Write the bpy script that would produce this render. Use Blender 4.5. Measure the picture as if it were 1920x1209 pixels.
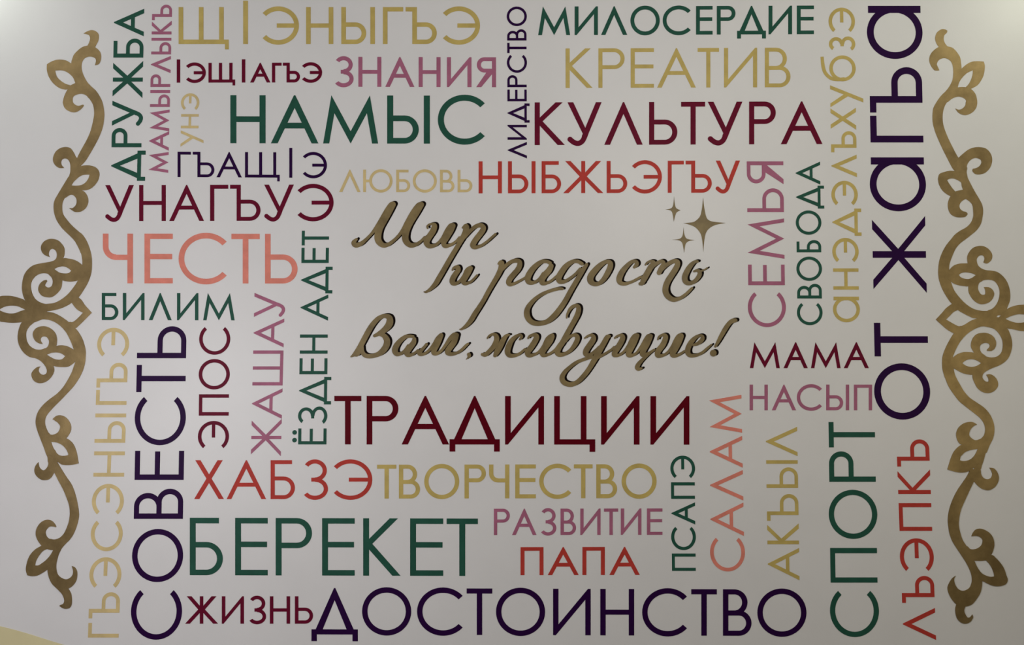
import bpy, math
from mathutils import Vector
from mathutils.geometry import delaunay_2d_cdt

for o in list(bpy.data.objects):
    bpy.data.objects.remove(o, do_unlink=True)
scene = bpy.context.scene
COL = scene.collection

# ------------------------------------------------------------------ camera
W, H = 1920.0, 1209.0
FPX = 2000.0                      # focal length in pixels
PITCH = math.radians(2.7)
CAM = Vector((0.0, -5.0, 1.66))
cd = bpy.data.cameras.new('camera')
cd.sensor_width = 36.0
cd.sensor_fit = 'HORIZONTAL'
cd.lens = FPX / W * 36.0
cam = bpy.data.objects.new('camera', cd)
COL.objects.link(cam)
cam.location = CAM
cam.rotation_euler = (math.pi / 2 + PITCH, 0, 0)
scene.camera = cam

# ------------------------------------------------------------------ view, world, lamps
scene.view_settings.view_transform = 'Standard'
scene.view_settings.look = 'None'
scene.view_settings.gamma = 1.0
scene.view_settings.use_curve_mapping = False
scene.view_settings.exposure = 0.0
wd = bpy.data.worlds.new('room_light')
scene.world = wd
wd.use_nodes = True
bg = wd.node_tree.nodes['Background']
bg.inputs[0].default_value = (0.93, 0.95, 1.0, 1)
bg.inputs[1].default_value = 0.05


def lamp(name, loc, power, col, radius):
    """a point light with a soft radius"""
    ld = bpy.data.lights.new(name, 'POINT')
    ld.shadow_soft_size = radius
    ld.energy = power
    m = max(col)
    ld.color = tuple(c / m for c in col)
    o = bpy.data.objects.new(name, ld)
    COL.objects.link(o)
    o.location = loc
    return o


# unseen point lights: added fills, plus ceiling and corner lamps inferred from wall glare
lamp('fill_light', (-2.0, -2.5, 1.5), 118, (2.45, 2.42, 2.50), 0.35)  # added fill from the left, fitted to the wall's brightness
lamp('upper_fill_light', (1.0, -2.5, 2.85), 58, (2.01, 1.93, 1.72), 0.30)  # added fill just above the frame, brightens the middle of the wall
lamp('ceiling_lamp_light', (0.62, -2.2, 3.72), 14, (0.28, 0.29, 0.31), 0.14)
lamp('fill_light', (3.2, -3.2, 1.6), 48, (2.0, 1.84, 1.28), 0.35)  # added fill, lifts the dim lower right of the wall
lamp('scroll_glare_light', (-4.2, -4.5, 4.6), 110, (1.0, 0.99, 0.98), 0.3)  # added so the upper left scroll catches a glare
lamp('scroll_glare_light', (4.3, -4.5, 4.6), 90, (1.0, 0.98, 0.85), 0.3)  # added likewise for glare on the upper right scroll
lamp('corner_lamp_light', (-2.8, -0.4, 3.7), 12.5, (0.32, 0.35, 0.31), 0.12)
lamp('corner_lamp_light', (2.8, -0.8, 3.7), 15, (0.55, 0.58, 0.45), 0.14)


# ------------------------------------------------------------------ helpers
def lin(c):
    c = c / 255.0
    return c / 12.92 if c <= 0.04045 else ((c + 0.055) / 1.055) ** 2.4


def albedo(rgb, k=1.0):
    return tuple(min(0.95, lin(v) * k) for v in rgb)


cp, sp = math.cos(PITCH), math.sin(PITCH)


def wall_pt(px, py):
    """point of the wall plane (y = 0) where the photograph shows pixel px, py -> (x, z)"""
    a = (px - W / 2) / FPX
    b = (H / 2 - py) / FPX
    dx, dy, dz = a, cp - b * sp, sp + b * cp
    t = -CAM.y / dy
    return (CAM.x + dx * t, CAM.z + dz * t)


def area2(p):
    return sum(p[i][0] * p[(i + 1) % len(p)][1] - p[(i + 1) % len(p)][0] * p[i][1] for i in range(len(p)))


def clean(p):
    q = []
    for a in p:
        if not q or abs(a[0] - q[-1][0]) + abs(a[1] - q[-1][1]) > 1e-3:
            q.append(a)
    if len(q) > 1 and abs(q[0][0] - q[-1][0]) + abs(q[0][1] - q[-1][1]) < 1e-3:
        q.pop()
    return q


def inside(c, poly):
    """non-zero winding test, poly = (x0, x1, y0, y1, points)"""
    x, y = c
    if x < poly[0] or x > poly[1] or y < poly[2] or y > poly[3]:
        return False
    w, q = 0, poly[4]
    for i in range(len(q)):
        (ax, ay), (bx, by) = q[i - 1], q[i]
        if (ay <= y) != (by <= y):
            if (ax + (y - ay) * (bx - ax) / (by - ay)) > x:
                w += 1 if by > ay else -1
    return w != 0


def relief(name, solids, holes, mat, parent, t, y0=-0.0003):
    """union of pixel-space outlines minus holes, laid on the wall as ONE mesh t metres thick"""
    vs, es, sol, cut = [], [], [], []
    for k, p in enumerate(list(solids) + list(holes)):
        q = clean([tuple(1000.0 * c for c in wall_pt(*a)) for a in p])
        if len(q) < 3:
            continue
        b, n = len(vs), len(q)
        vs += [Vector(a) for a in q]
        es += [(b + i, b + (i + 1) % n) for i in range(n)]
        xs, ys = [a[0] for a in q], [a[1] for a in q]
        (sol if k < len(solids) else cut).append((min(xs), max(xs), min(ys), max(ys), q))
    ov, oe, of = delaunay_2d_cdt(vs, es, [], 0, 1e-3)[:3]
    keep = []
    for f in of:
        c = (sum(ov[i][0] for i in f) / len(f), sum(ov[i][1] for i in f) / len(f))
        if any(inside(c, p) for p in sol) and not any(inside(c, p) for p in cut):
            keep.append(f)
    used, verts, faces, edge = {}, [], [], {}
    base = parent.location if parent else Vector((0, 0, 0))

    def vid(i, back):
        k = (i, back)
        if k not in used:
            used[k] = len(verts)
            verts.append((ov[i][0] / 1000 - base.x, (y0 if back else -t) - base.y, ov[i][1] / 1000 - base.z))
        return used[k]
    for f in keep:
        f = list(f)
        if area2([ov[i] for i in f]) < 0:
            f.reverse()
        faces.append([vid(i, 0) for i in f])
        for a, b in zip(f, f[1:] + f[:1]):
            edge[(a, b)] = 1
    for (a, b) in list(edge):
        if (b, a) not in edge:
            faces.append([vid(a, 0), vid(a, 1), vid(b, 1), vid(b, 0)])
    me = bpy.data.meshes.new(name)
    me.from_pydata(verts, [], faces)
    me.update()
    me.materials.append(mat)
    o = bpy.data.objects.new(name, me)
    COL.objects.link(o)
    if parent:
        o.parent = parent
    return o


def thing(name, label, cat, px, py, group=None):
    x, z = wall_pt(px, py)
    o = bpy.data.objects.new(name, None)
    COL.objects.link(o)
    o.empty_display_size = 0.05
    o.location = (x, 0, z)
    o['label'] = label
    o['category'] = cat
    if group:
        o['group'] = group
    return o


# ------------------------------------------------------------------ materials
def paint(name, rgb, rough=0.45, mottle=0.10, scale=14, rgb2=None, spec=0.2, metal=0.0):
    m = bpy.data.materials.new(name)
    m.use_nodes = True
    nt = m.node_tree
    N, L = nt.nodes, nt.links
    bs = N['Principled BSDF']
    tc = N.new('ShaderNodeTexCoord')
    nz = N.new('ShaderNodeTexNoise')
    nz.inputs['Scale'].default_value = scale
    nz.inputs['Detail'].default_value = 5
    nz.inputs['Roughness'].default_value = 0.6
    L.new(tc.outputs['Object'], nz.inputs['Vector'])
    cr = N.new('ShaderNodeValToRGB')
    c1 = tuple(v * (1 - mottle) for v in rgb)
    c2 = rgb2 if rgb2 else tuple(v * (1 + mottle) for v in rgb)
    cr.color_ramp.elements[0].position = 0.35
    cr.color_ramp.elements[1].position = 0.68
    cr.color_ramp.elements[0].color = (*c1, 1)
    cr.color_ramp.elements[1].color = (*c2, 1)
    L.new(nz.outputs['Fac'], cr.inputs['Fac'])
    L.new(cr.outputs['Color'], bs.inputs['Base Color'])
    bs.inputs['Roughness'].default_value = rough
    bs.inputs['Specular IOR Level'].default_value = spec
    bs.inputs['Metallic'].default_value = metal
    bp = N.new('ShaderNodeBump')
    bp.inputs['Strength'].default_value = 0.12
    bp.inputs['Distance'].default_value = 0.002
    n2 = N.new('ShaderNodeTexNoise')
    n2.inputs['Scale'].default_value = 160
    n2.inputs['Detail'].default_value = 4
    L.new(tc.outputs['Object'], n2.inputs['Vector'])
    L.new(n2.outputs['Fac'], bp.inputs['Height'])
    L.new(bp.outputs['Normal'], bs.inputs['Normal'])
    return m


K = 1.40      # wall at sRGB 188 reflects about 0.72


def ref(rgb, wall):
    """reflectance of a paint that looks rgb beside a wall that looks wall"""
    return albedo(rgb, 0.70 / lin(wall))


MAT = {
    'green': paint('green_paint', ref((26, 63, 51), 175), 0.5, spec=0.10),
    'purple': paint('dark_purple_paint', ref((26, 1, 40), 166), 0.5, spec=0.08),
    'maroon': paint('maroon_paint', ref((82, 5, 31), 183), 0.5, spec=0.08),
    'crimson': paint('crimson_paint', ref((73, 0, 13), 184), 0.5, spec=0.06),
    'red': paint('red_paint', ref((145, 45, 38), 177), 0.5, spec=0.12),
    'coral': paint('coral_paint', ref((186, 110, 96), 187), 0.5, spec=0.15),
    'mauve': paint('mauve_paint', ref((134, 78, 100), 180), 0.5, spec=0.15),
    'gold': paint('gold_paint', ref((146, 128, 72), 170), 0.5, spec=0.25),
    'pale': paint('pale_gold_paint', ref((168, 149, 105), 180), 0.5, spec=0.25),
    'scroll': paint('brown_gold_paint', ref((100, 83, 53), 172), 0.45, 0.12, 9, ref((116, 98, 65), 172), 0.5, 0.7),
    'script': paint('bronze_paint', ref((98, 83, 53), 187), 0.45, 0.12, 12, ref((116, 100, 66), 187), 0.3),
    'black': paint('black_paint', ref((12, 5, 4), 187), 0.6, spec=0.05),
}


def wall_material():
    m = paint('wall_paint', albedo((188, 186, 186), K), 0.42, 0.02, 2.2, None, 0.35)
    return m


# ------------------------------------------------------------------ setting
def box(name, x0, y0, z0, x1, y1, z1, mat, kind='structure'):
    v = [(x, y, z) for x in (x0, x1) for y in (y0, y1) for z in (z0, z1)]
    f = [(0, 1, 3, 2), (4, 6, 7, 5), (0, 4, 5, 1), (2, 3, 7, 6), (0, 2, 6, 4), (1, 5, 7, 3)]
    me = bpy.data.meshes.new(name)
    me.from_pydata(v, [], f)
    me.materials.append(mat)
    o = bpy.data.objects.new(name, me)
    COL.objects.link(o)
    o['kind'] = kind
    return o


wall = box('wall_back', -4.6, 0, 0, 4.6, 0.2, 5.0, wall_material())
box('floor', -4.6, -7.5, -0.1, 4.6, 0.2, 0, paint('floor_tile', (0.16, 0.14, 0.12), 0.5))
box('ceiling', -4.6, -7.5, 5.0, 4.6, 0.2, 5.1, paint('ceiling_paint', (0.3, 0.3, 0.3), 0.9))

band = relief('trim_1', [[(-260, 1108), (-120, 1142), (0, 1173.5), (30, 1181), (60, 1189.8), (90, 1199.5), (121, 1209),
                          (200, 1236), (320, 1282), (430, 1330), (-260, 1330)]], [],
              paint('pale_yellow_wall_paint', ref((169, 160, 126), 172), 0.45, 0.03, 5), None, 0.003)
band['kind'] = 'structure'


# ------------------------------------------------------------------ lettering
def ell(cx, cy, rx, ry, s, a0, a1, n=44):
    """band of an ellipse, outer radii rx ry, from angle a0 to a1 in degrees -> quads"""
    n = max(6, int(n * abs(a1 - a0) / 360))
    P = []
    for i in range(n + 1):
        a = math.radians(a0 + (a1 - a0) * i / n)
        c, q = math.cos(a), math.sin(a)
        P.append(((cx + rx * c, cy + ry * q), (cx + (rx - s) * c, cy + (ry - s) * q)))
    return [[P[i][0], P[i + 1][0], P[i + 1][1], P[i][1]] for i in range(n)]


def R(u0, v0, u1, v1):
    return [(u0, v0), (u1, v0), (u1, v1), (u0, v1)]


def disc(cx, cy, r, n=20):
    return [(cx + r * math.cos(6.28318530718 * i / n), cy + r * math.sin(6.28318530718 * i / n)) for i in range(n)]


def catmull(P, n=6, closed=False):
    out = []
    m = len(P)
    rng = range(m if closed else m - 1)
    for i in rng:
        if closed:
            p0, p1, p2, p3 = P[i - 1], P[i], P[(i + 1) % m], P[(i + 2) % m]
        else:
            p0, p1, p2, p3 = P[max(i - 1, 0)], P[i], P[i + 1], P[min(i + 2, m - 1)]
        for k in range(n):
            t = k / n
            out.append(tuple(0.5 * (2 * b + (c - a) * t + (2 * a - 5 * b + 4 * c - d) * t * t + (3 * b - a - 3 * c + d) * t ** 3)
                             for a, b, c, d in zip(p0, p1, p2, p3)))
    if not closed:
        out.append(tuple(P[-1]))
    return out


def brush(P, n=6, cap0=True, cap1=True):
    """stroke of changing width through (x, y, width) points -> polygons"""
    Q = catmull(P, n)
    E = []
    for i, (x, y, w) in enumerate(Q):
        a, b = Q[max(i - 1, 0)], Q[min(i + 1, len(Q) - 1)]
        dx, dy = b[0] - a[0], b[1] - a[1]
        l = math.hypot(dx, dy) or 1
        w = max(w, 0.2)
        nx, ny = -dy / l * w / 2, dx / l * w / 2
        E.append(((x + nx, y + ny), (x - nx, y - ny)))
    out = [[E[i][0], E[i + 1][0], E[i + 1][1], E[i][1]] for i in range(len(E) - 1)]
    for i, (x, y, w) in enumerate(Q):
        if (i == 0 and not cap0) or (i == len(Q) - 1 and not cap1):
            continue
        if i % 2 == 0 or i == len(Q) - 1:
            out.append(disc(x, y, max(w, 0.2) / 2, 14))
    return out


def bowl(u0, v0, u1, v1, s, sh):
    """D shaped bowl whose left side is open, outer box u0..u1, v0..v1"""
    r = min((v1 - v0) / 2, (u1 - u0))
    cy = (v0 + v1) / 2
    ry = (v1 - v0) / 2
    cu = u1 - min(r, (u1 - u0) * 0.62)
    rx = u1 - cu
    P = []
    n = 18
    for i in range(n + 1):
        a = math.radians(-90 + 180 * i / n)
        c, q = math.cos(a), math.sin(a)
        P.append(((cu + rx * c, cy + ry * q), (cu + (rx - s) * c, cy + (ry - sh) * q)))
    out = [[P[i][0], P[i + 1][0], P[i + 1][1], P[i][1]] for i in range(n)]
    out += [R(u0, v0, cu, v0 + sh), R(u0, v1 - sh, cu, v1)]
    return out


def glyph(ch, w, h, s):
    sh = s * 0.94
    if ch == 'Н':
        return [R(0, 0, s, h), R(w - s, 0, w, h), R(s / 2, .5 * h - sh / 2, w - s / 2, .5 * h + sh / 2)]
    if ch in 'АЛ':
        a, t = s * 1.12, s * .12
        vi = h * (w / 2 - a) / (w / 2 - t)
        out = [[(0, 0), (a, 0), (w / 2, vi), (w / 2, h), (w / 2 - t, h)],
               [(w, 0), (w / 2 + t, h), (w / 2, h), (w / 2, vi), (w - a, 0)]]
        if ch == 'А':
            b0, b1 = .37 * h - sh / 2, .37 * h + sh / 2
            k = (w / 2 - t) / h
            m = a * .5
            out.append([(k * b0 + m, b0), (w - k * b0 - m, b0), (w - k * b1 - m, b1), (k * b1 + m, b1)])
        return out
    if ch == 'Д':
        d = .145 * h
        o, a, t = .09 * w, s * 1.12, s * .12
        hh = h - sh
        k = (w / 2 - o - a) / (w / 2 - o - t)
        vi = sh + hh * k
        return [[(o, sh * .5), (o + a, sh * .5), (w / 2, vi), (w / 2, h), (w / 2 - t, h), (o, sh)],
                [(w - o, sh * .5), (w - o, sh), (w / 2 + t, h), (w / 2, h), (w / 2, vi), (w - o - a, sh * .5)],
                R(0, 0, w, sh), R(0, -d, s, sh), R(w - s, -d, w, sh)]
    if ch == 'М':
        e = .15 * w
        vt = s * 2
        for _ in range(20):
            m = (h - vt) / (w / 2 - e)
            vt = s * .95 * math.sqrt(1 + m * m)
        vi = m * (w / 2 - s) / (1 + m * e / h)
        ui = s + e * vi / h
        return [[(0, 0), (s, 0), (ui, vi), (e, h)], [(e, h), (ui, vi), (w / 2, 0), (w / 2, vt)],
                [(w, 0), (w - e, h), (w - ui, vi), (w - s, 0)], [(w - e, h), (w / 2, vt), (w / 2, 0), (w - ui, vi)]]
    if ch == 'И':
        m = 1.0
        for _ in range(40):
            m = .5 * m + .5 * (h - s * .9 * math.sqrt(1 + m * m)) / (w - s)
        b = .5 * s * m
        return [[(0, 0), (.5 * s, 0), (s, b), (s, h), (0, h)],
                [(w, h), (w - .5 * s, h), (w - s, h - b), (w - s, 0), (w, 0)],
                [(.5 * s, 0), (w - s * .5, m * (w - s)), (w - .5 * s, h), (.5 * s, h - m * (w - s))]]
    if ch == 'К':
        a = s * 1.4
        P = (min(s * 1.55, .45 * w), .555 * h)
        return [R(0, 0, s, h), [(s * .8, .62 * h), (.93 * w - a, h), (.93 * w, h), P, (s * .8, .5 * h)],
                [(s * .8, .6 * h), P, (w, 0), (w - a, 0), (s * .8, .48 * h)]]
    if ch == 'Г':
        return [R(0, 0, s, h), R(0, h - sh, w, h)]
    if ch == 'П':
        return [R(0, 0, s, h), R(w - s, 0, w, h), R(0, h - sh, w, h)]
    if ch == 'Т':
        return [R(0, h - sh, w, h), R(w / 2 - s / 2, 0, w / 2 + s / 2, h)]
    if ch in 'ЕЁ':
        out = [R(0, 0, s, h), R(0, 0, w, sh), R(0, h - sh, w, h), R(0, .54 * h - sh / 2, w * .98, .54 * h + sh / 2)]
        if ch == 'Ё':
            out += [disc(.27 * w, 1.13 * h, .082 * h), disc(.75 * w, 1.13 * h, .082 * h)]
        return out
    if ch == 'Р':
        return [R(0, 0, s, h)] + bowl(s * .5, .475 * h, w, h, s, sh)
    if ch == 'Ь':
        return [R(0, 0, s, h)] + bowl(s * .5, 0, w, .585 * h, s, sh)
    if ch == 'Ъ':
        f = .215 * w
        return [R(f, 0, f + s, h), R(0, h - sh, f + s, h)] + bowl(f + s * .5, 0, w, .585 * h, s, sh)
    if ch == 'Ы':
        return [R(0, 0, s, h), R(w - s, 0, w, h)] + bowl(s * .5, 0, .74 * w, .585 * h, s, sh)
    if ch == 'Б':
        return [R(0, 0, s, h), R(0, h - sh, .88 * w, h)] + bowl(s * .5, 0, w, .58 * h, s, sh)
    if ch == 'В':
        return [R(0, 0, s, h)] + bowl(s * .5, 0, w, .49 * h + sh / 2, s, sh) + bowl(s * .5, .49 * h - sh / 2, .86 * w, h, s, sh)
    if ch == 'О':
        return ell(w / 2, h / 2, w / 2, .52 * h, s, 0, 360, 64)
    if ch == 'С':
        rx = w / 1.755
        return ell(rx, h / 2, rx, .52 * h, s, 41, 319, 60)
    if ch == 'Э':
        rx = w / 1.755
        return ell(w - rx, h / 2, rx, .52 * h, s, 139, -139, 60) + [R(.39 * w, .5 * h - sh / 2, w - s * .6, .5 * h + sh / 2)]
    if ch == 'З':
        return (ell(.5 * w, .735 * h, .455 * w, .285 * h, s, 147, -90) +
                ell(.5 * w, .265 * h, .5 * w, .285 * h, s, 90, -147) + [R(.36 * w, .5 * h - sh / 2, .52 * w, .5 * h + sh / 2)])
    if ch == 'У':
        a = s * 1.12
        c0, c1 = (w - a / 2, h), (.50 * w, .20 * h)
        out = [[(w - a, h), (w, h), (c1[0] + a / 2, c1[1]), (c1[0] - a / 2, c1[1])],
               [(0, h), (a, h), (.50 * w + a * .3, .35 * h), (.50 * w, .26 * h), (.50 * w - a * .3, .26 * h)]]
        return out + brush([(.56 * w, .31 * h, s), (.50 * w, .185 * h, s), (.43 * w, .085 * h, s), (.32 * w, .035 * h, s),
                            (.19 * w, .06 * h, s), (.055 * w, .145 * h, s)], 5, False, False)
    if ch == 'у':                                   # straight tail below the line
        a, d, ub = s * 1.1, .30 * h, .22 * w
        k = (w - ub - a) / (h + d)
        vj = .30 * h
        uj = ub + k * (vj + d)
        return [[(w - a, h), (w, h), (ub + a, -d), (ub, -d)], [(0, h), (a, h), (uj + a * .7, vj + .12 * h), (uj + a * .5, vj - .06 * h), (uj, vj)]]
    if ch == 'Ж':
        a = s * 1.38
        k1 = a * (.42 * h) / (.45 * w - a)
        k2 = a * (.46 * h) / (.5 * w - a)
        c = w / 2
        out = [R(c - s / 2, 0, c + s / 2, h)]
        for g in (1, -1):
            f = lambda u: c + g * (u - c)
            out += [[(f(.05 * w), h), (f(.05 * w + a), h), (c, .58 * h), (c, .58 * h - k1)],
                    [(f(0), 0), (f(a), 0), (c, .46 * h), (c, .46 * h + k2)]]
        return out
    if ch == 'Х':
        a = s * 1.25
        return [[(.04 * w, h), (.04 * w + a, h), (w, 0), (w - a, 0)], [(.96 * w - a, h), (.96 * w, h), (a, 0), (0, 0)]]
    if ch == 'Ч':
        r = .44 * w
        vb = .47 * h
        return [R(w - s, 0, w, h), R(0, vb + r, s, h), R(r, vb, w - s / 2, vb + sh)] + ell(r, vb + r, r, r, s, 180, 270, 60)
    if ch == 'Ш':
        return [R(0, 0, s, h), R(w / 2 - s / 2, 0, w / 2 + s / 2, h), R(w - s, 0, w, h), R(0, 0, w, sh)]
    if ch == 'Щ':
        q = .90 * w
        return [R(0, 0, s, h), R(q / 2 - s / 2, 0, q / 2 + s / 2, h), R(q - s, 0, q, h), R(0, 0, w, sh), R(w - s * .82, -.145 * h, w, sh)]
    if ch == 'Ц':
        q = .786 * w
        return [R(0, 0, s, h), R(q - s, 0, q, h), R(0, 0, w, sh), R(w - s, -.15 * h, w, sh)]
    if ch == 'Ю':
        o = .205 * w
        return [R(0, 0, s, h), R(s / 2, .5 * h - sh / 2, o + s * .6, .5 * h + sh / 2)] + ell((o + w) / 2, h / 2, (w - o) / 2, .52 * h, s, 0, 360, 60)
    if ch == 'Я':
        a = s * 1.25
        b = [[(w - u, v) for u, v in p] for p in bowl(s * .5, .49 * h, w * .97, h, s, sh)]
        return [R(w - s, 0, w, h)] + b + [[(0, 0), (a, 0), (w - s * .6, .5 * h), (w - s * .6, .58 * h), (.52 * w, .5 * h)]]
    if ch == 'а':                                   # round a with a stem
        return ell(w / 2, h / 2, w / 2, .53 * h, s, 0, 360, 64) + [R(w - s * 1.06, 0, w, h)]
    if ch == 'б':
        return ell(w / 2, h / 2, w / 2, .52 * h, s, 0, 360, 60) + brush(
            [(.95 * w, 1.30 * h, s * .9), (.62 * w, 1.27 * h, s), (.34 * w, 1.19 * h, s), (.13 * w, .98 * h, s), (.07 * w, .72 * h, s), (.09 * w, .45 * h, s)], 5, False, True)
    if ch == 'I':
        return [R(0, 0, w, 1.175 * h)]
    raise ValueError(ch)


def word(text, mode, col, s, base, hh, ext, label):
    """ext: one (start, end) pair per letter along the line; base: (pos0, line0, pos1, line1); hh: cap height or (h0, h1)"""
    chars = [c for c in text if c != ' ']
    assert len(chars) == len(ext), (text, len(chars), len(ext))
    p0, l0, p1, l1 = base
    h0, h1 = hh if isinstance(hh, tuple) else (hh, hh)
    a, b = ext[0][0], ext[-1][1]

    def at(u, v):
        t = (u - p0) / (p1 - p0)
        line = l0 + (l1 - l0) * t
        return (u, line - v) if mode == 'h' else (line - v, u)
    mid = (a + b) / 2
    root = thing('painted_word', label, 'word', *at(mid, 0), group='words painted on the wall')
    g = 1 if mode == 'h' else -1
    for c, (e0, e1) in zip(chars, ext):
        w = abs(e1 - e0)
        t = ((e0 + e1) / 2 - p0) / (p1 - p0)
        h = h0 + (h1 - h0) * t
        polys = [[at(e0 + g * u, v) for u, v in p] for p in glyph(c, w, h, s)]
        relief('letter', polys, [], MAT[col], root, 0.0012)
    return root


def E(s, d=1.0, ox=0.0):
    v = [float(x) / d + ox for x in s.replace(',', ' ').split()]
    return [(v[i], v[i + 1]) for i in range(0, len(v), 2)]


# ---- upper left
word('ДРУЖБА', 'v', 'green', 7.5, (310, 264.5, 40, 270), 56,
     E('339 282.5 276 240 235.5 189 184 114.5 108 72.5 68 16.5'),
     'dark green word ДРУЖБА running upward beside the left scroll at the top')
word('МАМЫРЛЫКЪ', 'v', 'mauve', 5.3, (320, 315.5, 20, 322.5), 37,
     E('324 285 282.5 246 246 205.5 200.5 169 163 139.5 137 105 102 71 64.5 39 38 9'),
     'thin mauve word МАМЫРЛЫКЪ running upward just right of ДРУЖБА')
word('уНЭ', 'v', 'pale', 4.8, (275, 371.5, 175, 373.5), 33, E('275 244.5 240.5 214 206 175'),
     'small pale gold word УНЭ running upward left of НАМЫС')
word('ЩIЭНЫГЪЭ', 'h', 'gold', 8.6, (335, 82.5, 900, 82.5), 69,
     E('335 429 456 465 492.5 560.5 574 625 640 703 718 756 760.5 819 830.5 900'),
     'large gold word ЩIЭНЫГЪЭ along the top edge of the wall')
word('IЭЩIАГЪЭ', 'h', 'maroon', 6, (331, 155, 604, 154.5), 37,
     E('331.5 338 349 386 391 441 453.5 460 469 507 510 528 530.5 562.5 566.5 604'),
     'small maroon word IЭЩIАГЪЭ under the first letters of ЩIЭНЫГЪЭ')
word('ЗНАНИЯ', 'h', 'mauve', 7.5, (625, 162.5, 930, 163.5), 56,
     E('625.5 663 672 715 722.5 777 785 826 838 884 893 930'),
     'mauve word ЗНАНИЯ above the right half of НАМЫС')
word('НАМЫС', 'h', 'green', 11.3, (432, 268.5, 909, 269.5), 90,
     E('432 498 508 597 606 709 726 806 821 909'),
     'large dark green word НАМЫС below ЗНАНИЯ')
word('ГЪАЩIЭ', 'h', 'purple', 5.6, (333, 332, 613, 333.5), 47.5,
     E('333 358 361.5 402 406 453.5 459.5 524.5 542.5 548 568 613'),
     'small dark purple word ГЪАЩIЭ directly above УНАГЪУЭ')
word('УНАГЪУЭ', 'h', 'maroon', 7.8, (197, 414.5, 625, 413.5), 67.5,
     E('197.5 251 261 311 317.5 382.5 394 428 431.5 488.5 495.5 551 558 625.5'),
     'bold maroon word УНАГЪУЭ directly above coral ЧЕСТЬ')
word('ЧЕСТЬ', 'h', 'coral', 10.5, (193, 531, 558, 531.5), 93,
     E('193 249.5 271 324 335 425 434 487 497 558'),
     'large coral word ЧЕСТЬ on the left side')
word('БИЛИМ', 'h', 'green', 6.3, (191, 600, 440, 600.5), 51,
     E('191 222 230.5 271 279 322 332 372 381 440'),
     'dark green word БИЛИМ under ЧЕСТЬ')
word('ЁЗДЕН АДЕТ', 'v', 'green', 6.0, (833, 612, 440, 617), (53, 51),
     E('833 803 797 762 758 706.5 701.5 671.5 663 627 601 552 550 500 493 464.5 460 432.5'),
     'dark green phrase ЁЗДЕН АДЕТ running upward beside the gold greeting')
word('ЖАШАУ', 'v', 'mauve', 6.2, (855, 526.5, 560, 534), (56, 57),
     E('855 785 785 728 722.5 657 651 597 594 549'),
     'mauve word ЖАШАУ running upward between БИЛИМ and ЁЗДЕН АДЕТ')
# ---- top middle and right
word('ЛИДЕРСТВО', 'v', 'purple', 4.7, (297, 988, 12, 987), 36.2,
     E('297 266 262 234 230 194 190 168 163.5 141 136.5 103 99.5 80.5 76 55 49 12.5'),
     'thin dark purple word ЛИДЕРСТВО running upward left of КУЛЬТУРА')
word('МИЛОСЕРДИЕ', 'h', 'green', 7.2, (1009, 66, 1526, 64), 53.5,
     E('1009 1069 1077.5 1121 1127 1176 1182 1237 1242.5 1295 1305 1336 1344 1379 1382 1436 1441 1485 1494 1526'),
     'dark green word МИЛОСЕРДИЕ along the top edge above gold КРЕАТИВ')
word('КРЕАТИВ', 'h', 'gold', 7.6, (1060, 165, 1482, 163.5), 74,
     E('1060.5 1111 1122 1171 1182.5 1226 1232 1304.5 1308 1348 1357.5 1419.5 1434 1482'),
     'large gold word КРЕАТИВ between МИЛОСЕРДИЕ and КУЛЬТУРА')
word('КУЛЬТУРА', 'h', 'maroon', 9.6, (1002, 272, 1542, 270), 80,
     E('1002.5 1059 1064 1128 1133 1205 1217 1270 1277 1322 1327 1392 1404.5 1454.5 1464 1542'),
     'large maroon word КУЛЬТУРА below gold КРЕАТИВ')
word('ЛЮБОВЬ', 'h', 'pale', 5.2, (636, 360, 885, 360.5), 42,
     E('636 676 681 736 743 769 774 819 825 852 858 885.5'),
     'small pale gold word ЛЮБОВЬ directly above the first word of the greeting')
word('НЫБЖЬЭГЪУ', 'h', 'red', 7.3, (897, 362.5, 1388, 361), 60,
     E('897.5 941 952.5 1004 1015.5 1052 1056 1131 1137.5 1176 1185 1241 1252 1282 1285.5 1334.5 1342 1387.5'),
     'bright red word НЫБЖЬЭГЪУ directly above the gold stars')
word('СЕМЬЯ', 'v', 'mauve', 7.2, (613, 1472.5, 303, 1468.5), 68.5,
     E('613 548 534.5 496 485 409.5 397.5 353 345 302.5'),
     'mauve word СЕМЬЯ running upward right of the gold stars')
word('СВОБОДА', 'v', 'green', 5.6, (609, 1541.5, 303, 1537.5), 46,
     E('609.5 568 559.5 532 526.5 481 473 450 440 394.5 391 348 346 303'),
     'dark green word СВОБОДА running upward beside mauve СЕМЬЯ')
word('аНЭДЭЛЪХуБЗЭ'.replace('Б', 'б'), 'v', 'gold', 6.4, (600, 1611, 15, 1601.5), 47.5,
     E('604 556 543 503 491 446 442 391 384.5 339 332 290 285.5 246 243 202 201 160 152.5 104 97 68.5 60 14.5'),
     'long gold word АНЭДЭЛЪХУБЗЭ running upward left of dark purple ОТ ЖАГЪА')
word('ОТ ЖаГЪа', 'v', 'purple', 12.6, (786, 1743, 11, 1725.5), (101, 98),
     E('786.5 681 668 605 549 405 396 295 267 217 211 126 110.5 11'),
     'huge dark purple phrase ОТ ЖАГЪА running upward beside the right scroll')
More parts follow.
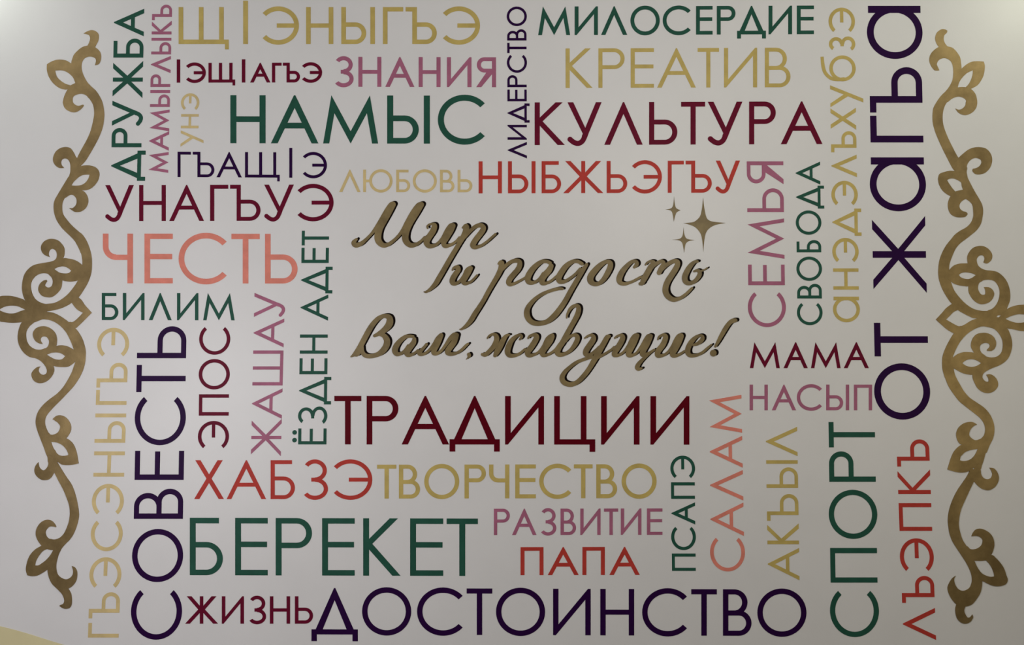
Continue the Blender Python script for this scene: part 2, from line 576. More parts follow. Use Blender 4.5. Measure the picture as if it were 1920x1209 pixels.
# ---- lower left
word('ГЪЭСЭНЫГЪЭ', 'v', 'pale', 7.2, (1195, 222.5, 615, 242), 57.5,
     E('1195 1167.5 1159 1110 1101.5 1044.5 1033 976 964 907 893.5 846 830 775 759 731 726.5 680 668 614.5'),
     'long pale gold word ГЪЭСЭНЫГЪЭ running upward beside the lower left scroll')
word('СОВЕСТЬ', 'v', 'purple', 10.2, (1199, 338.5, 611, 350), 92,
     E('1199 1106 1091 991.5 972.5 916 899.5 845 834.5 744 735 684 671.5 611.5'),
     'large dark purple word СОВЕСТЬ running upward on the lower left')
word('ЭПОС', 'v', 'maroon', 6.6, (840, 428, 613, 431), 56,
     E('840 789 779 739 730 673 665 613'),
     'maroon word ЭПОС running upward right of dark purple СОВЕСТЬ')
word('ТРАДИЦИИ', 'h', 'crimson', 10.6, (627, 833, 1293, 833.5), 91,
     E('627 677.5 687.5 747 753 842 843 937 947 1020 1039 1116 1127 1199 1219.5 1292.5'),
     'large crimson word ТРАДИЦИИ right below the gold greeting')
word('ХАБЗЭ', 'h', 'red', 7.8, (364, 935.5, 698, 935.5), 73,
     E('364 420 425 499 507.5 553 566 615 626 698'),
     'red word ХАБЗЭ above large green БЕРЕКЕТ')
word('ТВОРЧЕСТВО', 'h', 'gold', 8, (707, 934.5, 1231, 933.5), 63.5,
     E('707 743 748 787.5 795.5 861 871 911 917 955 966 1004.5 1011 1071 1076 1111 1118 1157 1165.5 1231'),
     'gold word ТВОРЧЕСТВО under crimson ТРАДИЦИИ')
word('БЕРЕКЕТ', 'h', 'green', 11, (356, 1078, 896, 1079.5), 107.5,
     E('356 418 441 502 517 585 604 665 681 751 769 831 837.5 896'),
     'very large dark green word БЕРЕКЕТ at the lower left')
word('РАЗВИТИЕ', 'h', 'mauve', 6.2, (926, 1003, 1242, 1002.5), 49.5,
     E('926 956 960 1006 1012 1043 1051 1080 1088 1126 1132.5 1159 1164 1202.5 1213 1242'),
     'mauve word РАЗВИТИЕ between gold ТВОРЧЕСТВО and red ПАПА')
word('ПАПА', 'h', 'red', 7.4, (976, 1078, 1200, 1077.5), 52.5,
     E('976 1019 1027 1085 1092 1134 1142.5 1199.5'),
     'short red word ПАПА under mauve РАЗВИТИЕ')
word('ЖИЗНЬ', 'h', 'maroon', 6.6, (347, 1169, 587, 1169), 51.5,
     E('347 409 416 457.5 465 499 506 544 553 587'),
     'small maroon word ЖИЗНЬ on the bottom line before ДОСТОИНСТВО')
word('ДОСТОИНСТВО', 'h', 'purple', 10.1, (584, 1189, 1512, 1192), 87,
     E('584 671 679 771 782 867.5 875 923 930 1022 1037 1107.5 1125.5 1189 1204 1288 1296 1344 1355.5 1409 1420 1512'),
     'long dark purple word ДОСТОИНСТВО along the bottom edge')
# ---- lower right
word('МАМА', 'h', 'maroon', 6.4, (1406, 690, 1629, 690), 48.5,
     E('1406 1462 1469 1514.5 1520.5 1576 1582 1629'),
     'small maroon word МАМА left of the letter Т of ОТ ЖАГЪА')
word('НАСЫП', 'h', 'mauve', 6.2, (1405, 769, 1635, 769), 48,
     E('1405.5 1439.5 1447 1492.5 1494 1541 1549 1592 1601 1635'),
     'small mauve word НАСЫП under maroon МАМА')
word('ПСАПЭ', 'v', 'green', 5.8, (1070, 1304.5, 854, 1302), 44.5,
     E('1070 1037.5 1031 987.5 983 941.5 935 904 896 854'),
     'small dark green word ПСАПЭ running upward right of ТВОРЧЕСТВО')
word('САЛАМ', 'v', 'coral', 6.8, (1071, 1396, 740, 1390), (63, 60.5),
     E('1071 1008 1004.5 942 938 881 876.5 817 811 740'),
     'coral word САЛАМ running upward right of green ПСАПЭ')
word('АКЪЫЛ', 'v', 'gold', 6.8, (1087.5, 1499, 800, 1494.5), 59,
     E('1087.5 1027 1020 981 976 926 914.5 862.5 855 800'),
     'gold word АКЪЫЛ running upward between САЛАМ and СПОРТ')
word('СПОРТ', 'v', 'green', 9.8, (1194, 1647, 791, 1640), (88.5, 86.5),
     E('1194 1107.5 1092 1027 1010 918 903 846 838.5 791'),
     'large dark green word СПОРТ running upward at the lower right')
word('ЛЪЭПКЪ', 'v', 'red', 7.6, (1199.5, 1755, 823.5, 1741.5), 61,
     E('1199.5 1139.5 1130 1079.5 1070 1009 995 943 926 880 874.5 823.5'),
     'red word ЛЪЭПКЪ running upward beside the lower right scroll')


# ------------------------------------------------------------------ traced outlines
ORI = {'L1': (0, 50), 'L2': (0, 190), 'L3': (0, 330), 'L4': (0, 440), 'L5': (0, 570), 'L6': (0, 710), 'L7': (0, 850), 'L8': (0, 1000),
       'R1': (1680, 50), 'R2': (1680, 190), 'R3': (1680, 330), 'R4': (1680, 440), 'R5': (1680, 570), 'R6': (1680, 710), 'R7': (1680, 850), 'R8': (1680, 1000),
       'S1': (640, 365), 'S2': (780, 420), 'S3': (900, 460), 'S4': (1120, 460), 'S5': (640, 570), 'S6': (840, 550), 'S7': (1020, 590), 'S8': (1180, 580),
       'T': (1440, 907, 4.0), 'G': (1220, 355, 9.444)}


def outline(txt):
    """closed outline: smooth through its points, with a corner at every starred point"""
    P, o = [], None
    for tok in txt.split():
        if tok in ORI:
            o = ORI[tok]
            continue
        star = tok.endswith('*')
        x, y = tok.rstrip('*').split(',')
        k = o[2] if len(o) > 2 else 8.0
        P.append((o[0] + float(x) / k, o[1] + float(y) / k, star))
    cs = [i for i, p in enumerate(P) if p[2]]
    if not cs:
        return catmull([p[:2] for p in P], 5, True)
    out = []
    P = P[cs[0]:] + P[:cs[0]]
    P.append(P[0])
    run = [P[0][:2]]
    for p in P[1:]:
        run.append(p[:2])
        if p[2]:
            out += catmull(run, 5)[:-1] if len(run) > 2 else run[:-1]
            run = [p[:2]]
    return out


def ornament(label, px, py, parts):
    root = thing('scroll_ornament', label, 'ornament', px, py, group='scroll ornaments at the sides')
    for i, p in enumerate(parts):
        relief(p[0], [outline(p[1])], [outline(q) for q in p[2:]], MAT['scroll'], root, 0.0010 + 0.00012 * i)
    return root


ornament('brown gold scroll ornament with leaves along the left edge of the wall', 100, 590, [
    ('flame_tip', 'L1 1252,105* 1300,75 1370,52 1430,65 1475,105 1485,160 1475,215 1450,265 1425,315* 1370,320 1310,290* 1340,230 1352,170 1335,130 1300,115'),
    ('stem', 'L1 1425,575* 1440,510 1420,470 1350,450 1280,470 1240,520 1225,590 1232,660 1260,740 1310,830 1370,895 1440,960 1500,1050 1540,1140 '
             'L2 1565,150 1565,250 1545,380 1500,510 1430,650 1350,790 1280,900 1210,975 1150,1060* 1090,1040* 1125,920 1160,845 1200,760 1250,670 1310,560 '
             '1360,440 1395,300 1412,190 1405,90 L1 1385,1150 1340,1080 1280,1000* 1200,930* 1140,850 1130,800 1100,720 1085,640 1070,548 1085,480 1110,420 '
             '1160,365 1230,310 1310,285 1370,290 1430,310 1480,350 1512,400 1518,480 1490,555 1440,578'),
    ('curl', 'L1 1300,870* 1200,840 1140,850 1070,880 1010,950 965,1040 945,1120 L2 945,30 965,90 1010,135 1090,165 1160,155 1220,115 1258,65 1245,48* '
             '1180,68 1130,50 1095,10 L1 1098,1060 1140,1025 1220,1008 1290,1030 1340,1080 1410,1100*'),
    ('leaf', 'L1 1090,560* 1060,546 1000,510 920,495 840,500 760,530 705,565* 703,640 720,720 760,800 820,870 900,925 985,945* 1080,930* 1170,870* 1130,720 1100,620',
     'L1 830,660* 910,655 980,670 1050,715 1100,770 1130,845* 1060,880* 980,855 900,800 850,740'),
    ('curl', 'L2 1200,900* 1140,830 1110,770 1060,705 990,685 910,700 840,750 800,830 798,900 830,960 890,1000 965,998* 930,960 920,910 940,870 985,858 '
             '1030,885 1055,950 1058,1040 1050,1100* 1140,1060*'),
    ('leaf', 'L2 1150,1030* 1210,975 1290,960 1380,968 1450,1000 1490,1060 1490,1130 L3 1460,90 1390,170 1310,210 1230,215* 1150,260* 1020,190* 1040,130* L2 1120,1120*',
     'L3 1345,-20* 1325,40 1280,100 1220,135 1140,145 1075,140* 1110,85 1180,20 1250,-15'),
    ('curl', 'L3 990,180* 1110,185 1230,215 1290,260 1325,340 1320,420 1280,490 1210,535 1130,540 1075,510 1035,480* 1090,480 1135,440 1150,390 1145,340 1110,295 1060,282 980,330*'),
    ('stem', 'L2 1160,960* 1058,980* 1055,1060 1035,1130 L3 1030,10 980,90 920,190 860,290 815,380 805,480 820,580 860,680 930,780 1010,860 1110,960 1170,1060 1210,1150 '
             'L4 1220,290 1235,380 1235,450 1225,560 1170,685 1110,780 1020,890 920,970 820,1020 720,1035 620,1040* 480,1130* 600,1170* 710,1150 800,1135 930,1100 '
             '1050,1040 1180,940 1270,810 1330,700 1370,580 1382,450 1375,320 1345,200 1300,90 1240,0 L3 1180,830 1090,750 1010,660 950,570 935,480 945,390 990,310 '
             '1060,282* 1100,200* 1075,140* 1110,85 1170,25 L2 1200,1070*'),
    ('volute', 'L4 620,1150* 440,1080* 380,990 345,900 330,800 340,690 370,590 430,510 510,455 610,430 700,415 790,395 840,360 855,300 840,245 800,215 765,220 740,255 735,300 '
               '750,335* 690,315 640,275 615,210 625,150 670,95 740,65 810,65 880,90 940,150 970,210 970,290 950,355 900,440* 820,515* 760,600* 690,580 610,585 540,620 490,680 '
               '468,740 468,800 490,890 540,970 620,1020 700,1040*'),
    ('curl', 'L4 690,560* 800,500* 900,600* 940,640 936,700 920,800 860,880 780,935 700,938 630,915 585,860 575,800 600,735 650,690 698,676* 712,695* 680,750 690,775 730,792 775,770 793,710 780,650 740,605'),
    ('leaf', 'L4 870,430* 950,355 1030,358 1110,375 1180,410 1230,450 1290,520* 1240,640* 1170,685 1110,700 1030,703 940,685 880,620* 790,560* 800,490*',
     'L4 815,515* 870,490 950,475 1020,500 1070,540* 1030,575 960,580 890,565'),
    ('leaf', 'L5 480,90* 380,-50 280,-95 180,-120 80,-125 0,-115 -120,-60 -260,60* -140,190 0,260 60,270 140,280 240,280 340,265 450,190*',
     'L5 -15,88* 60,45 150,25 250,30 320,55 380,85* 310,105 230,135 150,140 70,125'),
    ('knot', 'L5 380,0* 560,5* 720,20* 700,115* 640,228* 520,275* 400,240* 340,200* 380,85*'),
    ('point', 'L5 1180,-100* 1230,-55 1280,20 1380,130* 1300,210 1220,290 1145,360* 1000,330* 1040,270 1085,270 1130,245 1190,190 1245,130* 1170,90 1120,40 1085,-10* 1050,-60*'),
    ('stem', 'L5 480,150* 600,90* 710,115 800,130 880,165 960,215 1040,275 1140,370 1200,450 1250,550 1285,680 1288,780 1275,900 1240,1010 1190,1110 L6 1110,110 1010,220 900,335 800,435 710,540 '
             '680,620 685,700 720,790 760,838* 740,900* 770,945* 800,1030 850,1110 L7 870,100* 800,200* 728,140 715,60 690,0 L6 670,1060 620,930 570,800 540,690 540,600 570,500 640,400 740,310 '
             '860,220 960,110 L5 1060,1060 1100,960 1135,850 1120,760 1110,690 1080,600 1040,510 990,420 920,340 840,280 760,245 680,230 600,235 520,270*'),
    ('volute', 'L5 450,150* 335,265 290,360 268,470 275,570 310,660 370,740 450,795 540,815 620,860 680,930 705,990 695,1040 650,1060 605,1040 583,1000 590,960 612,935* 560,945 510,985 475,1040 '
               '485,1110 530,1165 600,1187 680,1170 750,1120 800,1050 818,980 806,925 820,860* 705,760* 760,700* 700,660 610,683 530,675 455,630 410,560 395,470 405,400 450,330 520,270 600,180*'),
    ('curl', 'L5 645,600* 590,590 530,550 497,480 500,420 540,365 610,335 690,335 770,370 830,430 857,510 855,590 845,630 800,720* 690,765* 600,690* 660,675 715,640 738,580 730,530 695,492 650,487 618,510 615,550'),
    ('leaf', 'L5 760,690* 845,630 930,617 1020,635 1115,690 1180,760* 1135,855 1090,900 1020,940 930,945 860,940 806,925 740,880* 660,760*',
     'L5 705,760* 760,735 850,727 920,740 980,780* 935,825 870,833 800,815'),
    ('curl', 'L6 790,605* 840,560 900,545 970,565 1030,620 1068,700 1065,780 1030,850 995,895* 860,930* 740,930* 690,780* 760,835 830,828 880,790 905,720 880,670 830,630'),
    ('leaf', 'L6 720,890* 900,880 1000,895 1060,930 1110,990 1150,1090 1170,1190 L7 1183,148* 1110,165 1020,175 930,165 865,125 780,80* L6 720,1060*',
     'L6 770,945* 850,955 930,990 990,1050 1025,1120 1022,1145* 940,1155 870,1130 810,1050'),
    ('curl', 'L7 580,130* 555,155 525,210 520,270 545,330 600,380 660,400 730,390 780,350 815,285* 860,150* 725,60* 728,160 700,220 660,250 620,235 590,190'),
    ('stem', 'L7 720,40* 840,60* 865,130 930,240 1000,350 1080,470 1130,600 1165,740 1185,870 1185,960 1160,1070 L8 1110,0 1050,90 990,150 930,220* 760,240* 700,130* 740,80 820,88 900,60 960,0 '
             'L7 1000,1120 1035,1020 1050,900 1040,780 1000,660 950,540 880,410 815,285 740,180*'),
    ('curl', 'L7 845,1105* 840,1075 790,1015 720,992 650,1010 590,1060 550,1130 L8 538,0 550,60 580,120 630,185 690,220 740,240 800,245 900,200* 900,70* 820,88 750,80 710,50 690,0 L7 690,1170 710,1130 750,1095 800,1095'),
    ('leaf', 'L8 690,150* 620,185* 540,230 470,300 425,380 400,470 392,550 415,625* 480,638 560,630 640,590 715,540* 800,400* 860,240* 740,190*',
     'L8 530,478* 545,410 590,330 650,260 715,230* 800,250* 760,320 700,390 630,445 580,475'),
    ('stem', 'L8 800,200* 940,200* 890,300 865,380 848,470 850,540 870,610 920,660 990,685 1050,665 1090,620 1100,560 1080,485* 1130,510 1160,570 1160,650 1140,720 1090,785 1030,825* 920,890* 850,820 785,755 745,680 725,610 718,540 740,440 790,330'),
    ('flame_tip', 'L8 860,820* 1000,800* 1035,835 1070,900 1082,980 1078,1060 1050,1110 990,1128 930,1110 893,1080* 910,1070 950,1050 968,1010 955,950 920,890'),
])

ornament('olive gold scroll ornament with leaves along the right edge of the wall', 1830, 590, [
    ('flame_tip', 'R1 770,60* 730,40 680,40 620,80 590,140 588,200 610,260 640,305* 700,335 780,305* 735,250 715,190 725,130 760,95'),
    ('stem', 'R1 650,655* 625,600 612,560 640,505 700,475 760,480 820,520 850,590 858,680 850,780 820,860 760,950 680,1030 620,1110 565,1205 R2 550,150 545,250 555,350 590,470 640,590 700,720 770,860 '
             '850,1010 900,1060* 1050,1000* 935,845 870,730 800,590 740,450 705,330 700,200 720,100 R1 765,1135 850,1075* 960,950* 915,915* 925,800 960,690 980,625 975,550 960,460 910,380 850,320 790,300 '
             '730,295 640,305 560,360 510,430 498,510 520,580 570,650 620,660'),
    ('leaf', 'R1 950,610* 980,628 1050,570 1130,528 1220,518 1315,525* 1332,600 1315,720 1280,800 1220,880 1120,935* 1040,960* 900,930* 900,800*',
     'R1 1150,655* 1060,700 990,770 945,840 925,912* 1030,920* 1090,860 1130,780 1150,700'),
    ('curl', 'R1 760,960* 930,910 1060,910 1130,940 1190,1010 1215,1100 R2 1215,50 1195,110 1140,170 1060,205 990,200 930,165 888,108* 940,125 990,110 1035,65 1045,10 R1 1050,1110 1020,1075 940,1050 850,1075 780,1130* 690,1070*'),
    ('curl', 'R2 890,920* 935,848 1010,780 1090,720 1180,690 1270,688 1350,710 1410,770 1440,850 1435,930 1400,1010 1330,1075 1240,1098 1180,1085 1145,1045 1150,1010* 1200,1000 1250,970 1278,920 1265,875 1200,850 1140,865 1090,910 1062,970 1058,1050* 950,1080*'),
    ('leaf', 'R2 950,1050* 880,1045 800,1042 720,1060 650,1090 630,1150 R3 630,60 645,130 690,210 750,265 820,305* 940,330* 1030,230* 1010,80*',
     'R3 765,60* 810,40 870,40 930,65 978,95* 985,150 1005,210* 895,238* 850,190 800,120'),
    ('curl', 'R3 900,225* 850,280 815,305 785,370 775,440 790,520 830,580 900,615 980,620 1040,610 1072,570 1050,540 1000,525 960,490 950,440 975,390 1020,355 1060,350 1130,400* 1150,280* 1000,205*'),
    ('stem', 'R2 870,1010* 960,900* 1060,980 1058,1060 1075,1150 R3 1080,40 1130,140 1190,250 1250,350 1290,430 1305,520 1295,620 1270,720 1210,810 1130,880 1040,950 960,1010 900,1080 860,1160 R4 820,380 800,450 795,530 800,620 825,710 '
             '870,830 950,940 1050,1040 1160,1110 1280,1140 1370,1142* 1560,1160* R5 1500,200* 1200,215 1100,185 1010,140 925,88 R4 830,1030 770,950 700,830 650,700 632,590 635,480 650,380 690,270 750,160 830,60 R3 880,880 960,820 1050,770 1120,700 '
             '1155,610 1155,520 1145,440 1110,390 1060,352* 940,300* 1005,212* 990,150 975,95* 950,50*'),
    ('volute', 'R4 1060,520* 1072,440 1065,340 1090,270 1150,200 1230,170 1310,172 1380,210 1430,270 1443,330 1420,390 1360,432 1308,415* 1325,360 1310,320 1280,308 1240,320 1212,360 1210,400 1230,460 1280,505 1350,530 1440,540 1520,560 '
               '1600,620 1660,700 1695,790 1712,890 1705,990 1665,1100 1640,1200* 1400,1220* 1370,1143 1440,1110 1500,1050 1540,960 1552,860 1535,780 1490,710 1430,680 1360,675 1290,690 1240,725* 1170,700* 1195,605* 1130,560*'),
    ('curl', 'R4 1170,620* 1095,720 1085,840 1110,910 1160,980 1230,1030 1300,1042 1380,1020 1440,970 1470,900 1462,850 1430,810 1380,785 1315,785* 1335,830 1335,890 1300,900 1265,885 1235,835 1228,790 1245,725 1300,685 1330,610*'),
    ('leaf', 'R4 750,580* 800,525 860,465 940,435 1020,430 1080,435 1180,500* 1250,600* 1180,690* 1100,768 1020,770 940,758 870,735 828,705 770,650*',
     'R4 940,600* 990,570 1060,565 1140,580 1195,605* 1140,645 1080,665 1010,655 960,630'),
    ('leaf', 'R5 1540,200* 1660,80 1720,45 1800,20 1880,10 1980,15 2100,80 2260,205* 2120,330 1980,395 1900,405 1830,395 1740,375 1660,362 1540,330*',
     'R5 1640,220* 1710,185 1790,160 1860,152 1960,165 2110,215* 1960,265 1850,280 1780,275 1700,250'),
    ('point', 'R5 830,0* 750,60 690,130 595,232* 680,310 770,385 865,440* 1000,400* 985,332 930,330 850,290 748,230* 800,180 860,120 925,88* 940,10*'),
    ('stem', 'R5 1560,200* 1350,180* 1200,220 1120,250 1040,300 970,335* 865,440 790,560 740,660 700,770 690,870 695,970 720,1070 R6 740,0 790,120 870,240 950,340 1060,430 1170,515 1260,590 1315,670 1335,750 1320,840 1280,890* 1220,980* 1230,1050 1190,1150 '
             'R7 1170,60* 1120,140* 1200,260* 1265,240 1285,180 1310,110 1340,0 R6 1360,1100 1400,1000 1450,900 1472,800 1470,700 1440,600 1390,510 1310,425 1200,350 1100,280 1020,190 960,90 910,0 R5 880,1050 862,960 850,805 870,740 910,650 970,550 '
             '1050,460 1130,400 1220,355 1320,335 1520,380*'),
    ('volute', 'R5 1500,250* 1660,362 1700,430 1730,520 1740,620 1720,720 1680,810 1610,880 1530,925 1440,960 1360,1000 1310,1040 1293,1090 1310,1130 1345,1160 1385,1158 1380,1110 1350,1060* 1400,1050 1460,1075 1510,1130 1530,1200 '
               'R6 1510,140 1450,195 1370,215 1290,195 1220,140 1180,70 1150,0 R5 1145,1055 1160,980* 1275,885* 1240,780* 1310,755 1340,780 1420,800 1500,790 1560,750 1590,690 1600,600 1585,520 1540,440 1480,380 1400,345 1320,335*'),
    ('curl', 'R5 1360,700* 1430,700 1480,660 1500,600 1490,540 1450,480 1380,440 1300,430 1210,450 1150,510 1125,580 1125,650 1165,725 1210,830* 1275,885* 1350,840* 1340,780 1280,730 1255,670 1262,620 1300,590 1350,582 1395,600 1400,640 1365,680'),
    ('leaf', 'R5 790,860* 855,800 920,750 1010,720 1100,720 1165,730 1260,780* 1330,880* 1230,990* 1150,1055 1080,1055 1000,1035 930,1000 862,960 800,900*',
     'R5 990,885* 1050,840 1130,825 1210,845 1275,885* 1210,925 1130,942 1050,925'),
    ('curl', 'R6 1212,685* 1150,650 1080,648 1000,675 930,740 900,820 910,900 945,965 985,988* 1100,1030* 1260,1000* 1340,870* 1250,905 1190,920 1130,890 1095,840 1110,770 1160,710'),
    ('leaf', 'R6 1270,950* 1100,970 985,988 920,1030 860,1100 820,1190 R7 800,130 768,238* 850,265 950,285 1040,280 1110,255* 1200,180* R6 1260,1080*',
     'R6 1225,1050* 1130,1065 1040,1095 990,1140 R7 965,50 955,100* 1000,112 1070,105 1130,75 1180,20'),
    ('curl', 'R7 1398,212* 1460,220 1510,270 1540,350 1530,420 1490,490 1430,535 1370,550 1290,530 1220,480 1165,415* 1150,250* 1230,150* 1265,240 1275,310 1310,365 1370,385 1420,365 1440,310 1425,260'),
    ('stem', 'R7 1120,200* 1220,300* 1165,420 1120,510 1060,640 1010,750 970,850 945,970 940,1080 R8 965,0 1000,100 1060,190 1110,230* 1160,330* 1170,405 1200,490 1250,570* 1290,710* 1285,790 1265,880 1220,960 1150,1050 1080,1085 1010,1095 960,1090 '
             '900,1060 830,980 785,890 770,810 795,740 840,670 892,632* 870,680 880,750 920,820 980,855 1040,850 1100,810 1130,740 1135,680 1125,610 1100,540 1050,440 980,330 900,210 840,110 800,0 R7 785,1110 775,1010 785,890 820,760 870,640 930,530 '
             '1000,430 1060,340 1095,270'),
    ('curl', 'R8 1128,40* 1150,-10 R7 1190,1143 1260,1125 1340,1150 R8 1410,0 1455,70 1472,160 1455,250 1420,320 1350,385 1270,405 1170,400 1080,400* 1000,250* 1060,190 1110,230 1170,235 1230,215 1280,170 1295,100 1260,55 1200,35'),
    ('leaf', 'R8 1300,380* 1425,320 1500,370 1570,450 1620,530 1650,620 1672,690 1650,750 1590,780 1520,790 1440,780 1360,745 1285,705* 1200,600* 1140,390*',
     'R8 1170,405* 1270,408 1345,400* 1400,460 1440,530 1465,600 1470,642* 1420,648 1350,630 1280,590 1220,510'),
    ('flame_tip', 'T 1425,885* 1410,905 1403,950 1415,1005 1445,1038 1480,1047 1515,1033 1536,1000 1530,978* 1515,998 1495,1000 1478,975 1470,945 1480,912 1480,885*'),
])

for lab, px, py, txt in (
    ('largest of the three gold four-pointed stars above the word радость', 1318, 418,
     'G 928,145* 950,330 990,500 1060,560 1180,580 1330,595* 1150,630 1040,690 980,770 950,900 932,1105* 912,900 880,780 800,680 700,630 580,597* 720,585 790,560 870,480 905,350'),
    ('small gold star at the upper left of the big star', 1263, 393,
     'G 415,125* 425,240 445,320 480,350 530,370* 470,400 440,450 408,572* 390,450 370,390 330,365 260,355* 340,342 385,310 405,230'),
    ('small gold star at the lower left of the big star', 1282, 450,
     'G 583,670* 595,790 625,860 680,885 775,898* 680,915 630,950 610,1000 590,1125* 570,990 545,930 490,900 385,890* 490,880 545,850 570,790')):
    o = relief('star', [outline(txt)], [], MAT['script'], None, 0.0012)
    x, z = wall_pt(px, py)
    for v in o.data.vertices:
        v.co.x -= x
        v.co.z -= z
    o.location = (x, 0, z)
    o['label'] = lab
    o['category'] = 'star'
    o['group'] = 'gold stars beside the greeting'


# ------------------------------------------------------------------ gold greeting with black edging
def strokes(txt):
    """brush strokes separated by /, points x,y,width in enlarged pixels"""
    res = []
    for part in txt.split('/'):
        o, P = None, []
        for tok in part.split():
            if tok in ORI:
                o = ORI[tok]
                continue
            x, y, w = tok.split(',')
            P.append((o[0] + float(x) / 8, o[1] + float(y) / 8, float(w) / 8 * 0.96))
        if len(P) == 1:
            res.append(disc(P[0][0], P[0][1], P[0][2] / 2, 28))
        elif P:
            res += brush(P, 5)
    return res


def script(label, px, py, letters):
    root = thing('script_word', label, 'word', px, py, group='words of the gold greeting')
    for i, t in enumerate(letters):
        P = strokes(t)
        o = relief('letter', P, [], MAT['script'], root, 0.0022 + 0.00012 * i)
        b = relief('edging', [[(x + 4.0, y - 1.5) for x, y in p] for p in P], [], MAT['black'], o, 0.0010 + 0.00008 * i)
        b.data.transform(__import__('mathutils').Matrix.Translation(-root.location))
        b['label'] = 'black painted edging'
    return root


script('bronze handwritten word Мир starting the greeting at its top', 795, 466, [
    'S1 228,668,40 185,718,70 215,757,78 290,738,68 370,672,50 450,590,45 520,500,58 600,385,78 690,245,95 750,160,95 775,145,88 / '
    'S1 775,148,88 720,250,95 640,390,100 575,510,102 548,620,108 562,700,100 620,755,80 690,753,62 770,700,52 850,625,48 920,535,58 990,420,80 1080,275,96 1160,170,98 1200,148,86 / '
    'S1 1200,150,86 1130,260,100 1060,370,102 1000,480,102 962,590,106 968,690,98 1030,755,80 1110,752,62 1190,700,44 1250,635,36',
    'S1 1295,503,28 1292,470,32 1335,442,34 1395,450,60 1395,490,88 1370,555,95 1312,640,95 1278,710,96 1312,768,76 1390,765,58 1460,718,45 1520,640,45 1580,545,66 1640,475,86 1672,462,80 / '
    'S1 1675,465,80 1640,540,88 1575,650,86 1535,720,82 1560,770,68 1640,752,48 1720,700,40 1770,640,36',
    'S2 700,55,30 745,30,70 755,60,95 740,125,90 700,205,82 650,290,74 590,390,74 500,540,76 415,690,78 350,800,80 290,900,76 220,972,54 155,1018,36 122,1015,18 / '
    'S2 730,200,46 810,110,52 880,45,62 960,18,70 1010,48,76 998,100,86 945,172,88 885,250,88 852,320,86 890,350,62 970,328,48 1060,268,42 1140,198,40 1190,152,38'])
script('small bronze handwritten word и before the word радость', 870, 535, [
    'S2 548,688,30 572,655,44 625,648,66 632,690,78 590,752,82 550,822,86 548,878,82 600,893,58 660,850,45 718,772,48 762,700,70 808,664,72 822,660,64 / '
    'S2 822,662,68 790,722,76 740,802,82 708,860,78 740,893,58 810,873,44 870,820,38 915,768,32'])
script('bronze handwritten word радость in the middle of the greeting', 1120, 535, [
    'S3 275,275,30 320,258,80 318,330,88 292,400,82 250,480,76 190,580,72 120,700,70 50,830,68 S6 460,220,74 400,310,78 340,410,76 270,488,58 205,535,36 175,538,16 / '
    'S3 290,410,46 370,322,54 440,262,58 520,230,66 585,240,70 596,290,80 568,360,85 500,440,86 442,512,86 432,566,80 470,588,54 560,550,42 650,500,36 695,470,34',
    'S3 1050,265,56 1000,242,54 920,248,66 830,312,82 762,392,92 718,480,96 728,545,80 790,562,58 850,535,48 900,490,45 950,420,50 / S3 1068,310,76 1030,380,94 970,445,95 932,510,92 932,558,80 985,570,54 1060,535,42 1125,482,38 1170,440,36',
    'S3 1530,278,54 1460,240,56 1380,248,66 1290,312,84 1222,402,92 1182,480,92 1192,538,76 1260,545,58 1340,500,48 1430,430,44 1500,352,44 / '
    'S3 1598,288,52 1550,360,70 1490,460,76 1420,580,76 1350,700,78 1280,830,80 1200,950,86 1110,1060,90 1010,1140,80 900,1172,72 800,1162,78 732,1108,86 702,1030,92 712,950,82 762,870,70 840,792,60 950,722,56 1070,677,52 1180,650,50 1235,652,42',
    'S3 1880,245,60 1800,300,82 1720,382,96 1658,470,102 1662,542,92 1720,580,68 1790,568,64 1860,500,76 1920,400,86 1955,312,86 1945,255,72 1880,245,60',
    'S4 555,325,46 590,285,66 575,240,56 510,250,58 430,322,76 362,412,90 328,500,92 342,558,72 410,578,54 500,553,44 590,508,42 650,472,38',
    'S4 722,290,28 745,262,36 795,238,42 840,250,56 838,270,66 800,325,88 745,420,90 695,510,90 665,570,60 640,575,50 / S4 690,560,50 665,570,70 / S4 780,370,50 850,300,56 910,258,56 960,240,60 992,258,60 985,300,72 955,350,80 925,410,74 / '
    'S4 940,385,56 1040,292,60 1120,245,66 1185,238,70 1205,275,80 1175,350,88 1118,440,90 1060,530,92 1024,620,92 1024,700,92 1062,768,86 1140,813,72 1230,796,56 1320,738,50 1400,660,42 1420,640,34',
    'S4 1500,242,42 1460,248,52 1400,302,76 1342,392,86 1310,480,88 1328,548,80 1390,568,62 1470,528,62 1528,450,70 1530,398,60 1500,376,48 1450,388,32 / S4 1535,392,36 1600,368,24 1645,338,22'])
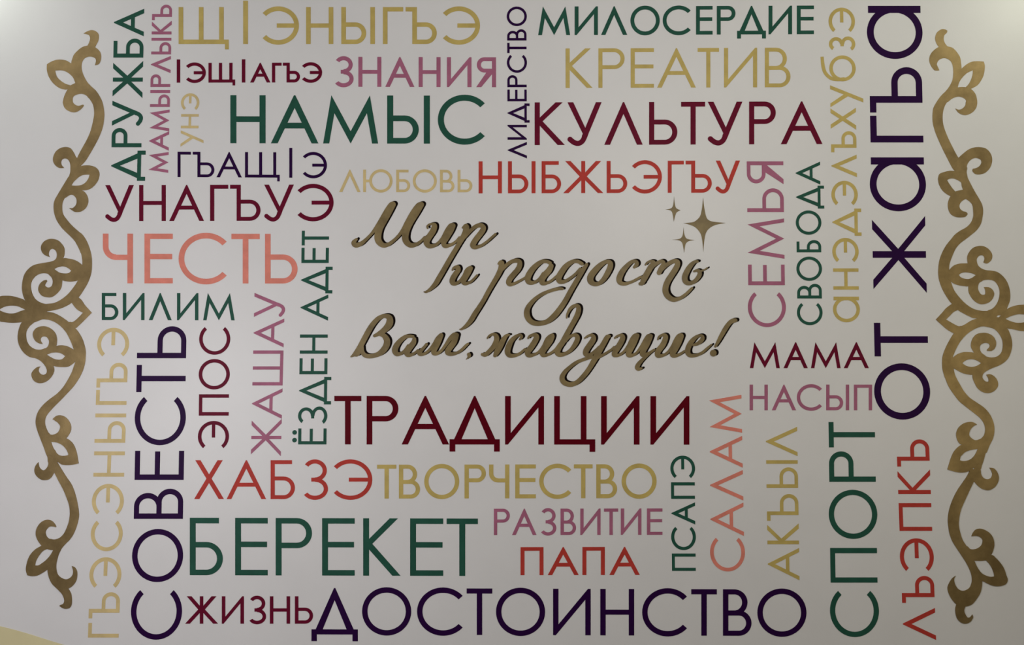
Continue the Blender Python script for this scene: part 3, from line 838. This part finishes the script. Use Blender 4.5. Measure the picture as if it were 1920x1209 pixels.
script('bronze handwritten word Вам with a comma starting the last line', 770, 668, [
    'S5 145,790,22 200,750,62 270,660,84 335,540,86 405,410,86 475,300,80 560,212,70 650,178,64 715,200,90 728,260,108 705,325,108 640,392,90 560,445,66 500,475,52 / S5 200,760,50 240,755,60 290,690,70 / '
    'S5 580,455,50 640,475,76 685,545,98 672,630,100 615,708,94 540,757,76 440,782,68 355,768,70 315,712,64 310,640,54',
    'S5 1075,488,50 1030,480,52 960,492,62 882,552,76 822,632,90 804,700,92 832,748,72 890,743,54 950,700,48 1005,625,50 / S5 1095,525,60 1082,580,82 1030,650,90 984,720,90 1000,763,70 1060,757,50 1120,718,40 1150,690,36',
    'S5 1278,602,44 1240,650,46 1192,702,58 1172,742,68 1230,752,48 1310,698,44 1380,612,48 1440,522,64 1490,470,66 1500,465,62 / S5 1498,470,70 1452,580,78 1402,670,84 1384,728,74 1430,743,56 1500,698,45 1560,620,48 1630,520,66 1690,465,76 1725,458,68 / '
    'S5 1728,465,74 1690,570,88 1624,660,90 1594,720,86 1640,750,62 1720,738,48 1800,690,45 1870,620,42 1900,595,34',
    'S6 312,915,60 318,935,56 300,962,26 270,990,8'])
script('bronze handwritten word живущие with exclamation mark ending the greeting', 1130, 668, [
    'S6 592,672,26 622,634,36 680,612,46 722,640,72 728,702,82 688,790,80 620,868,70 560,918,68 515,915,50 / S6 920,622,26 880,632,52 832,692,78 782,790,90 732,880,86 705,930,60 / '
    'S6 1078,688,36 1105,652,44 1085,622,40 1020,645,56 950,712,76 912,790,90 892,870,90 920,928,72 1000,933,54 1080,898,44 1150,838,38',
    'S6 1202,670,32 1232,636,42 1300,622,60 1330,650,80 1308,710,88 1252,800,90 1194,880,90 1212,928,72 1280,922,50 1360,878,40 1430,790,48 1490,692,74 1545,645,80 1565,632,64 / S6 1562,645,78 1530,720,84 1462,810,86 1414,890,82 1432,928,62 1500,918,45 1590,860,40 1640,800,36',
    'S7 340,45,26 350,-10,36 392,-88,50 450,-132,54 502,-130,64 520,-85,76 500,0,82 455,90,80 398,190,80 332,310,82 274,420,86 224,490,90 200,560,90 232,598,72 310,588,58 400,530,60 468,440,74 502,360,76 488,315,66 440,305,52 370,340,44 320,400,40',
    'S7 612,350,26 652,322,36 710,305,50 742,335,72 732,385,86 680,460,88 630,540,90 630,595,76 690,600,54 770,540,48 830,480,44 / S7 975,322,56 945,340,76 900,420,82 842,520,88 792,610,92 742,700,84 682,800,76 600,910,76 500,1008,72 400,1046,76 304,1018,80 270,950,80 302,872,68 380,792,58 490,712,54 620,662,52 730,630,46 / S7 780,655,46 890,598,42 1000,530,38 1050,485,36',
    'S7 1062,348,30 1092,324,36 1150,305,46 1180,330,74 1165,390,86 1120,470,88 1068,550,86 1054,598,76 1110,608,50 1190,560,40 1260,470,48 1320,372,72 1365,318,76 1400,312,66 / S7 1395,318,72 1350,420,82 1294,520,88 1264,588,84 1300,613,58 1380,578,42 1450,490,48 1520,392,74 1565,326,76 1600,320,66 / S7 1595,328,74 1550,430,84 1494,530,86 1474,590,80 1530,600,66 1600,560,44 1650,525,36 / S7 1560,592,46 1490,660,50 1424,730,64 1396,788,70 1420,815,56 1465,802,30',
    'S8 428,450,26 444,412,36 500,382,46 540,400,72 536,452,82 496,540,88 434,620,90 424,688,76 490,693,50 570,648,42 640,560,48 700,462,72 745,402,78 780,390,66 / S8 780,402,76 738,500,86 682,600,90 644,668,84 680,698,58 760,668,42 820,628,36',
    'S8 960,535,36 1030,508,56 1085,460,66 1098,415,56 1065,392,46 1000,415,56 932,482,76 884,570,82 874,640,82 912,690,62 1000,688,50 1090,648,44 1170,580,38 1230,528,26',
    'S8 1590,165,62 1550,170,70 1505,200,68 1450,272,72 1392,370,68 1332,480,54 1288,555,36 / S8 1258,655,105'])
